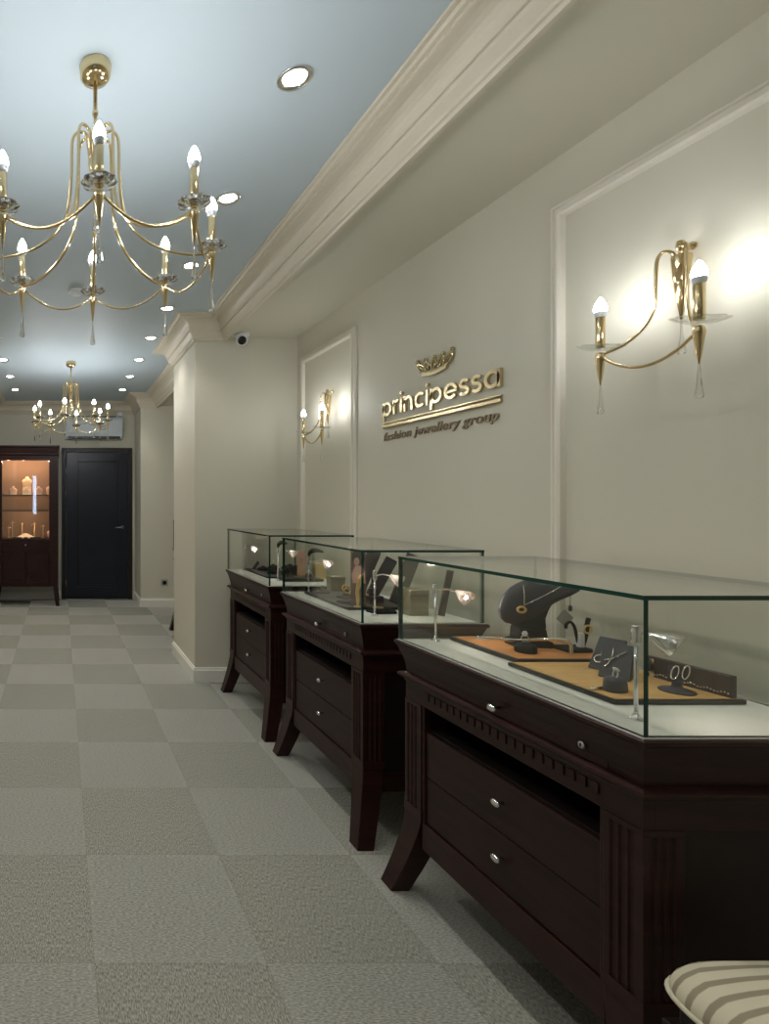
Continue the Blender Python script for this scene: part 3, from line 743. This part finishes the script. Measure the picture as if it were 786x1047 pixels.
# hoop earrings on stand
t = thing('earring_stand', 'dark pedestal earring stand at the right of the oak tray', 'earring stand', (1.498, 1.365, ZI))
MB().lathe([(.032, 0), (.033, .003), (.029, .006), (.012, .010), (.009, .015), (.009, .022), (.012, .026), (0, .027)], 32).build('pedestal', 'charcoal', t)
MB().box(-.022, .022, -.0015, .0015, .024, .062).build('back_card', 'charcoal', t, .001)
for k, dx in enumerate((-.012, .015)):
    f = MB(); f.tube([(.0085*cos(a*pi/12)+.004*sin(a*pi/12), -.006, .016*sin(a*pi/12)) for a in range(24)], .0018, 8, True)
    tag(f.build('hoop_earring', 'silver'), 'oval silver hoop earring, %s of the pair on the dark pedestal' % ('left', 'right')[k], 'earring', 'pair of oval hoops on the dark pedestal', (1.498+dx, 1.365, ZI+.048))
# long dark box
t = thing('bracelet_rack', 'long dark wooden bracelet block along the oak tray edge', 'display block', (1.572, 1.405, ZI), radians(5))
MB().box(-.008, .008, -.088, .095, 0, .052).build('block', 'darkpanel', t, .0015)
MB().box(-.0095, -.0075, .070, .080, .0, .048).build('metal_clip', 'silver', t)
f = MB()
for k in range(26):
    y = -.084+k*.0066; f.lathe([(0, -.0025), (.0028, 0), (0, .0025)], 6, TR(-.0095, y, .010+.002*sin(k*1.3)))
tag(f.build('chain_bracelet', 'silver'), 'fine silver chain strung along the long dark block', 'bracelet', None, (1.572, 1.405, ZI), radians(5))

# ------------------------------------------------------------------ middle case contents
t = thing('portrait_card', 'tall printed card with a dark-haired portrait in the middle case', 'picture card', (1.318, 2.492, ZI), radians(-6))
MB().box(-.030, .034, -.002, .002, 0, .252).build('card', 'cardbg', t, .001)
oval = lambda cx, cz, a, b, n=20: [(cx+a*cos(2*pi*i/n), cz+b*sin(2*pi*i/n)) for i in range(n)]
MB().pillow(oval(.002, .214, .028, .036), .0012, 0, TR(0, -.003, 0)).build('printed_hair', 'hair', t)
MB().pillow(oval(-.006, .196, .012, .019), .0016, 0, TR(0, -.0036, 0)).build('printed_face', 'skin', t)
MB().pillow([(-.012, .178), (.010, .178), (.028, .150), (.032, .10), (-.022, .10), (-.026, .140)], .0012, 0, TR(0, -.0034, 0)).build('printed_shoulders', 'skin', t)
t = thing('gold_hand_form', 'shiny gold sculpted display form before the portrait card', 'display form', (1.300, 2.462, ZI), radians(-15))
MB().pillow([(-.004, .0), (.010, .0), (.012, .03), (.004, .060), (.016, .085), (.026, .115), (.028, .138), (.018, .144), (.006, .130), (-.006, .095), (-.010, .065), (-.006, .03)], .007, .004, Matrix.Diagonal((.75, 1, 1, 1))).build('form', 'gold', t)
MB().lathe([(.014, 0), (.014, .004), (0, .005)], 16).build('foot', 'gold', t)
# rings on pads along the dark tray
def pad(label, loc, r=.028, h=.016, mat='black', rz=0, ring=None, grp=None):
    t = thing('ring_pad', label, 'ring holder', loc, rz, grp)
    MB().lathe([(r, 0), (r*1.03, .003), (r*.96, h*.8), (r*.8, h), (0, h+.001)], 24, Matrix.Diagonal((1.1, .8, 1, 1))).build('pad', mat, t)
    MB().lathe([(r*.42, h), (r*.36, h+.008), (0, h+.010)], 14).build('roll', mat, t)
    if ring:
        q = thing('finger_ring', ring, 'ring', (loc[0], loc[1], loc[2]+h+.006), rz+.4)
        MB().tube([(.010*cos(a*pi/10), 0, .008+.011*sin(a*pi/10)) for a in range(20)], .0018, 8, True).build('band', 'silver', q)
        MB().lathe([(0, -.006), (.006, -.001), (.004, .004), (0, .004)], 8, TR(0, 0, .022)).build('stone', 'white', q)
pad('dark round ring pad at the far left of the middle case tray', (1.325, 2.84, ZI), .032, .012, 'grey', 0, 'silver ring with white stone at the far left of the middle tray')
pad('dark round ring pad in the centre of the middle case tray', (1.372, 2.705, ZI), .036, .012, 'grey', 0, None)
pad('flat grey ring pad at the front of the middle case tray', (1.305, 2.575, ZI), .034, .014, 'grey')
for k, (x, y, a, lab) in enumerate([(1.375, 2.70, .4, 'gold leaf bracelet lying on the round pad of the middle tray'), (1.430, 2.72, -.3, 'gold bracelet curled upright behind the leaf bracelet'), (1.425, 2.62, .9, 'gold bracelet nearest the portrait card on the middle tray')]):
    t = thing('gold_bracelet', lab, 'bracelet', (x, y, ZI+(.022 if k == 0 else .0)), a)
    f = MB(); f.tube([(.026*cos(q*pi/14), .010*sin(q*pi/14), .020+.018*sin(q*pi/14)) for q in range(28)], .0028, 8, True); f.build('bangle', 'gold', t)
    f = MB()
    for q in range(5): f.pillow([(.010*cos(i*pi/5), .0055*sin(i*pi/5)) for i in range(10)], .0015, .001, TR(-.020+.010*q, -.010, .024+.004*sin(q*2.0)) @ RY(radians(40*((q % 2)*2-1))))
    f.build('leaves', 'gold', t)
# striped leaning boards
def board(label, loc, rz, w_, h_, lean, mat='charcoal', n=4):
    t = thing('bracelet_board', label, 'display board', loc, rz)
    m = RY(radians(lean))
    MB().box(-w_/2, w_/2, -.004, .004, 0, h_, 0, m).build('board', mat, t, .0015)
    if n:
        f = MB()
        for k in range(n):
            x = -w_/2+w_*(k+.5)/n; f.box(x-w_*.16, x+w_*.16, -.0062, -.004, .006, h_-.006, 0, m)
        f.build('padded_strips', 'grey', t, .001)
    return t
board('tall striped charcoal board leaning right, behind the portrait card', (1.475, 2.80, ZT+.016), radians(-4), .060, .235, 22)
board('shorter striped charcoal board beside the tall one in the middle case', (1.515, 2.74, ZT+.016), radians(-4), .055, .205, 28)
board('dark leaning striped board in front of the khaki box', (1.510, 2.535, ZT+.016), radians(-4), .058, .235, 20)
board('slim brown slanted board at the right end of the middle case', (1.575, 2.325, ZT+.002), radians(-4), .026, .192, 11, 'darkpanel', 0)
t = thing('dark_earring_block', 'dark earring block with white stones behind the near lamp', 'earring stand', (1.420, 2.545, ZT+.013), .2)
MB().box(-.030, .035, -.02, .02, 0, .035).build('block', 'charcoal', t, .003); MB().box(-.022, .018, .0, .014, .035, .070, 0, RX(.1)).build('upright', 'charcoal', t, .002)
MB().lathe([(0, -.006), (.008, 0), (0, .006)], 10, TR(-.004, -.004, .052)).build('stone', 'white', t)
t = thing('flat_pad', 'low dark jewellery pad at the near end of the middle case', 'jewellery pad', (1.375, 2.40, ZT), .1)
MB().loft([rect(-.055, .045, -.032, .032, 0, 0), rect(-.055, .045, -.032, .032, 0, .008), rect(-.055, .045, -.032, .032, .008, .020)]).build('pad', 'black', t, .003)
MB().tube([(-.02+.022*cos(q*pi/12), .014*sin(q*pi/12), .022) for q in range(24)], .0016, 6, True).build('laid_chain', 'gold', t)
f = MB(); f.pillow([(-.006, 0), (.008, 0), (.014, .05), (.026, .10), (.022, .105), (.004, .07)], .006, .004)
tag(f.build('gold_pendant', 'gold'), 'long pointed gold pendant leaning beside the khaki box', 'pendant', None, (1.480, 2.455, ZT))
def gift(label, loc, w_, h_, rz):
    t = thing('gift_box', label, 'box', loc, rz)
    MB().box(-w_/2, w_/2, -w_*.4, w_*.4, 0, h_*.76).build('box', 'khaki', t, .002); MB().box(-w_/2-.002, w_/2+.002, -w_*.4-.002, w_*.4+.002, h_*.76+.0005, h_).build('lid', 'khaki', t, .002)
gift('khaki gift box at the near end of the middle case', (1.488, 2.365, ZT), .082, .108, radians(4))
gift('khaki gift box at the far end of the middle case, seen between lamps', (1.435, 2.93, ZT), .072, .088, radians(-4))

# ------------------------------------------------------------------ third case contents
board('small tilted dark board at the far left of the third case', (1.315, 3.83, ZI), 0, .020, .062, 32, 'charcoal', 0)
for k, (x, y, h, lab) in enumerate([(1.36, 3.77, .022, 'black oval pad, farthest on the third case tray'), (1.405, 3.71, .040, 'taller black pad behind the front ones in the third case'), (1.355, 3.60, .022, 'low black pad nearest the aisle in the third case'), (1.44, 3.60, .045, 'round black pad in the middle of the third case tray'), (1.50, 3.57, .050, 'tall black pad on the right of the third case tray'), (1.52, 3.72, .040, 'black pad at the back of the third case tray')]):
    pad(lab, (x, y, ZI), .034, h, 'black', k*.4, 'silver ring standing on the taller black pad in the third case' if k == 1 else None, 'black ring pads on the third case tray')
t = thing('gift_bag', 'small gold patterned bag at the right of the third case', 'bag', (1.595, 3.46, ZT), 0)
MB().loft([rect(-.036, .036, -.02, .02, 0, 0), rect(-.036, .036, -.02, .02, .002, .05), rect(-.038, .038, -.016, .016, 0, .095)]).build('bag', 'gold', t)
MB().tube(smooth_path([(-.02, 0, .093), (-.014, 0, .118), (.014, 0, .118), (.02, 0, .093)], 5), .002, 6).build('handle', 'rose', t)
t = thing('portrait_card', 'upright rose-toned card behind the lamp in the third case', 'picture card', (1.500, 3.50, ZI), 0)
MB().box(-.026, .026, -.002, .002, 0, .16).build('card', 'rose', t, .001)
MB().pillow(oval(0, .10, .014, .022), .0014, 0, TR(0, -.003, 0)).build('printed_face', 'skin', t)
tag(MB().tube(smooth_path([(0, 0, .004), (.03, .01, .006), (.06, 0, .004)], 5), .003, 8).build('silver_bangle', 'silver'), 'thin silver bar lying on the slim black tray', 'bracelet', None, (1.40, 3.38, ZT+.0165))

# ------------------------------------------------------------------ striped stool
t = thing('upholstered_stool', 'striped cream and taupe upholstered stool beside the nearest counter', 'stool', (1.310, .815, 0))
A, B = .232, .232
def sq(a, b, n=48, e=5.5):
    r = []
    for i in range(n):
        q = 2*pi*i/n; c_, s_ = cos(q), sin(q)
        r.append((a*math.copysign(abs(c_)**(2/e), c_), b*math.copysign(abs(s_)**(2/e), s_)))
    return r
rings = []
HS = .038
for k, z in [(.90, .405), (.97, .410), (1.0, .422), (1.003, .432), (.985, .444), (.95, .456), (.88, .468), (.76, .478), (.6, .485), (.4, .489), (.2, .491), (.02, .4915)]:
    e_ = 5.5 if k > .8 else 3.2
    rings.append([(x, y, z+HS) for x, y in sq(A*k, B*k, 48, e_)])
MB().loft(rings, True).build('seat_cushion', 'stripes', t)
MB().tube([(x, y, .4215+HS) for x, y in sq(A*1.008, B*1.008)], .0045, 8, True).build('piping', 'piping', t)
f = MB(); f.loft([rect(-.197, .197, -.197, .197, 0, .335+HS), rect(-.197, .197, -.197, .197, 0, .404+HS)]); f.build('seat_frame', 'wood2', t, .004)
for sx in (-1, 1):
    for sy in (-1, 1):
        rr = []
        for z, w_, o_ in [(.36+HS, .022, 0), (.2, .018, 0), (0, .013, .012)]:
            cx, cy = sx*(.19+o_), sy*(.19+o_); rr.append([(cx-w_, cy-w_, z), (cx+w_, cy-w_, z), (cx+w_, cy+w_, z), (cx-w_, cy+w_, z)])
        MB().loft(rr).build('leg', 'wood2', t, .002)

# ------------------------------------------------------------------ far vitrine
VX, VY = -.448, 7.20
t = thing('display_vitrine', 'tall dark wood vitrine with lit glass door beside the dark door', 'display cabinet', (VX, VY, 0))
W2, D2 = .418, .47
MB().loft([rect(-W2, W2, 0, D2, i, z) for z, i in [(1.93, .0), (1.945, -.010), (1.955, -.010), (1.965, 0.0), (2.03, -.008), (2.045, -.018), (2.062, -.018)]]).build('cornice', 'wood', t)
f = MB(); f.box(-W2, -.305, 0, .03, .25, 1.93); f.box(.300, W2, 0, .03, .25, 1.93); f.box(-.305, .300, 0, .03, 1.87, 1.93); f.box(-.305, .300, 0, .03, .79+.03, .863)
f.box(-W2, -W2+.02, .03, D2, .25, 1.93); f.box(W2-.02, W2, .03, D2, .25, 1.93); f.box(-W2+.02, W2-.02, .03, D2, .843, .863); f.box(-W2+.02, W2-.02, .03, D2, .25, .28); f.box(-W2+.02, W2-.02, .03, D2, 1.91, 1.93)
f.box(-.305, .300, 0, .03, .25, .285)
f.build('body', 'wood', t, .002)
MB().box(-W2+.02, W2-.02, D2-.015, D2, .28, 1.91).build('back_panel', 'peach', t)
dg = MB().box(-.305, .300, .012, .018, .863, 1.87).build('glass_door', 'glass', t)
dr = MB().box(-.300, .295, -.006, .012, .70, .818).build('drawer', 'wood', t, .002)
MB().lathe([(.006, 0), (.006, .01), (.014, .016), (.012, .024), (0, .026)], 16, TR(0, -.006, .787) @ RX(pi/2)).build('knob', 'chrome', dr)
for s_ in (-1, 1):
    a, b_ = (-.300, -.004) if s_ < 0 else (0, .295)
    q = MB(); q.box(a, b_, -.004, .012, .288, .695); dd = q.build('door', 'wood', t, .002)
    q = MB(); q.box(a+.045, b_-.045, -.009, -.004, .34, .645); q.build('door_panel', 'wood', dd, .004)
for z in (1.225, 1.425):
    MB().box(-W2+.025, W2-.13, .05, D2-.02, z-.006, z+.006, [0, 0, 1, 1, 1, 1]).build('shelf', ['glass', 'fshelf'], t)
for sx in (-1, 1):
    for yy in (.0, D2-.05):
        rr = []
        for i in range(8):
            q = i/7; z = .25*(1-q); o_ = .025*q**1.7; cx = sx*(W2-.032+o_); w_ = .030-.006*q
            rr.append([(cx-w_, yy, z), (cx+w_, yy, z), (cx+w_, yy+.05, z), (cx-w_, yy+.05, z)])
        MB().loft(rr).build('leg', 'wood', t, .002)
for x in (-.24, -.03, .20):
    MB().lathe([(.024, 0), (.026, -.004), (.018, -.006), (0, -.006)], 16, TR(x, .22, 1.909)).build('cabinet_spot', 'vitspot', t)
    li = bpy.data.lights.new('cabinet_spot_and_fill', 'POINT'); li.energy = 3.4; li.color = (1, .62, .38); li.shadow_soft_size = .02
    lo = bpy.data.objects.new('cabinet_spot_and_fill', li); C.objects.link(lo); lo.location = (VX+x, VY+.20, 1.86)
li = bpy.data.lights.new('cabinet_spot_and_fill', 'POINT'); li.energy = 2.4; li.color = (1, .62, .38); li.shadow_soft_size = .02  # fill added to brighten the vitrine lower down; no spot fixture belongs to it
lo = bpy.data.objects.new('cabinet_spot_and_fill', li); C.objects.link(lo); lo.location = (VX, VY+.12, 1.17)
def bust(label, x, y, z, s, mat):
    t = thing('necklace_bust', label, 'jewellery bust', (VX+x, VY+y, z), 0, 'busts inside the lit vitrine')
    o_ = [(-.055, 0), (.055, 0), (.062, .05), (.066, .085), (.045, .102), (.022, .112), (.020, .135), (-.020, .135), (-.022, .112), (-.045, .102), (-.066, .085), (-.062, .05)]
    MB().pillow([(a*s, b*s) for a, b in o_], .028*s, .02*s).build('bust_form', mat, t)
    MB().tube(smooth_path([(-.026*s, -.018*s, .108*s), (-.018*s, -.030*s, .075*s), (0, -.031*s, .055*s), (.018*s, -.030*s, .075*s), (.026*s, -.018*s, .108*s)], 5), .002, 6).build('necklace', 'gold', t)
bust('rose bust at the left of the vitrine upper shelf', -.175, .16, 1.431, .82, 'rose')
bust('beige bust in the middle of the vitrine upper shelf', .0, .15, 1.431, .72, 'beige')
bust('large beige bust raised at the top centre of the vitrine', .0, .30, 1.532, 1.05, 'beige')
tag(MB().box(-.06, .06, -.04, .04, 0, .10).build('riser_block', 'beige', None, .003), 'beige riser block under the raised vitrine bust', 'riser', None, (VX, VY+.30, 1.4315))
bust('pinkish bust at the right of the vitrine upper shelf', .160, .16, 1.431, .82, 'rose')
bust('bust partly hidden at the right side of the vitrine', .325, .25, .864, .9, 'rose')
bust('tall rose bust on the right side column of the vitrine', .325, .13, 1.431, 1.02, 'rose')
tag(MB().box(-.035, .035, -.06, .06, 0, .012).build('bracket_shelf', 'fshelf'), 'small dark bracket shelf at the right inside the vitrine', 'shelf', None, (VX+.355, VY+.12, 1.4185))
q = thing('jewellery_tray', 'pale fan-shaped jewellery tray on the vitrine bottom', 'tray', (VX-.01, VY+.12, .8645))
MB().box(-.17, .19, -.06, .09, 0, .016).build('tray_base', 'rim', q, .002)
MB().loft([[(-.11, -.05, .017), (.11, -.05, .017), (.11, .07, .017), (-.11, .07, .017)], [(-.02, .0, .062), (.02, .0, .062), (.02, .03, .062), (-.02, .03, .062)]]).build('display_wedge', 'beige', q)
for k, (x, h) in enumerate(((-.24, .15), (-.19, .22), (-.06, .20), (.10, .20), (.215, .17))):
    q = thing('earring_tree', 'slender gold earring stand, %s on the vitrine bottom' % ('leftmost', 'second from the left', 'middle one', 'second from the right', 'rightmost')[k], 'earring stand', (VX+x, VY+.24+.0*k, .8645), 0, 'slender stands on the vitrine bottom')
    MB().lathe([(.022, 0), (.022, .004), (.003, .008), (.003, h), (0, h+.002)], 12).build('pole', 'gold', q)
    MB().tube([(-.03, 0, h*.9), (.03, 0, h*.9)], .0025, 6).build('crossbar', 'gold', q)
    for s_ in (-1, 1): MB().lathe([(0, -.012), (.006, 0), (0, .010)], 8, TR(s_*.028, 0, h*.9-.014)).build('drop', 'silver', q)
for k, x in enumerate((-.04, .04)):
    tag(MB().lathe([(0, 0), (.016, 0), (.017, .012), (.010, .02), (0, .021)], 12).build('ring_pad', 'white'), 'small white ring pad at the vitrine front, %s' % ('left one', 'right one')[k], 'ring holder', None, (VX+x, VY+.038, .8645))

# ------------------------------------------------------------------ air conditioner, cameras, detector, socket
t = thing('air_conditioner', 'white wall air conditioner above the dark door', 'air conditioner', (.45, Y1, 2.19))
P = [(0, 0), (-.16, .0), (-.19, .03), (-.2, .08), (-.2, .24), (-.18, .285), (-.12, .30), (0, .30)]
MB().loft([[(-.385, y, z) for y, z in P], [(.385, y, z) for y, z in P]]).build('casing', 'acw', t, .006)
MB().box(-.35, .35, -.194, -.150, -.004, .030).build('air_outlet', 'blackp', t, .004)
MB().box(-.30, .30, -.17, -.06, .298, .304).build('air_inlet_grille', 'hole', t)
def cam(label, loc, s=1):
    t = thing('security_camera', label, 'security camera', loc)
    MB().lathe([(.052*s, 0), (.054*s, -.004), (.050*s, -.020), (.040*s, -.030)], 28).build('mount', 'white', t)
    MB().lathe([(0, .044*s), (.022*s, .038*s), (.038*s, .022*s), (.044*s, 0), (.038*s, -.022*s), (.022*s, -.038*s), (0, -.044*s)], 28, TR(0, 0, -.045*s)).build('camera_ball', 'white', t)
    MB().lathe([(.028*s, .030*s), (.030*s, .040*s), (.026*s, .046*s), (.010*s, .044*s), (0, .044*s)], 24, TR(0, 0, -.045*s) @ RZ(radians(-17)) @ RX(pi/2+.35)).build('lens', 'blackp', t)
cam('white ball security camera with black lens below the soffit at the pillar', (1.318, 4.08, SZ))
t = thing('wall_sensor', 'small white and black sensor above the air conditioner', 'sensor', (.81, Y1, 2.51))
MB().box(-.03, .03, -.05, 0, .0, .055).build('housing', 'white', t, .004); MB().box(-.03, .03, -.06, 0, -.022, -.001).build('sensor_window', 'blackp', t, .003)
t = thing('smoke_detector', 'small round grey smoke detector on the ceiling behind the near chandelier', 'smoke detector', (.10, 3.61, CZ))
MB().lathe([(.05, 0), (.052, -.008), (.046, -.014)], 28).build('base', 'white', t)
MB().lathe([(.034, -.014), (.034, -.024), (.026, -.032), (0, -.034)], 28).build('sensing_head', 'white', t)
t = thing('power_socket', 'grey power socket low on the far pilaster', 'socket', (1.32, 7.15, .31))
MB().box(-.042, .042, -.010, 0, -.042, .042).build('faceplate', 'socket', t, .003)
MB().lathe([(.026, 0), (.026, .002), (.018, .001), (0, .001)], 20, TR(0, -.0105, 0) @ RX(pi/2)).build('socket_well', 'blackp', t)

# ------------------------------------------------------------------ light from outside
wd = bpy.data.worlds.new('world'); bpy.context.scene.world = wd; wd.use_nodes = True
wd.node_tree.nodes['Background'].inputs[0].default_value = (.35, .5, .8, 1); wd.node_tree.nodes['Background'].inputs[1].default_value = .6
al = bpy.data.lights.new('daylight', 'AREA'); al.shape = 'RECTANGLE'; al.size = .11; al.size_y = 1.3; al.energy = 5; al.color = (.55, .72, 1)
ao = bpy.data.objects.new('daylight', al); C.objects.link(ao); ao.location = (-.83, Y0-.3, 1.55); ao.rotation_euler = (radians(90), 0, 0)

# ------------------------------------------------------------------ camera
cd = bpy.data.cameras.new('camera'); co = bpy.data.objects.new('camera', cd); C.objects.link(co)
co.location = (0, 0, 1.34); co.rotation_euler = (pi/2, 0, 0)
cd.sensor_fit = 'HORIZONTAL'; cd.sensor_width = 36; cd.lens = 574/786*36
cd.shift_x = 331/786; cd.shift_y = -10.5/786; cd.clip_start = .02
sc_ = bpy.context.scene; sc_.camera = co
sc_.view_settings.view_transform = 'Standard'; sc_.view_settings.look = 'None'; sc_.view_settings.exposure = .12; sc_.view_settings.gamma = 1
sc_.view_settings.use_curve_mapping = False
sc_.cycles.transparent_max_bounces = 32; sc_.cycles.max_bounces = 10; sc_.cycles.sample_clamp_indirect = 6
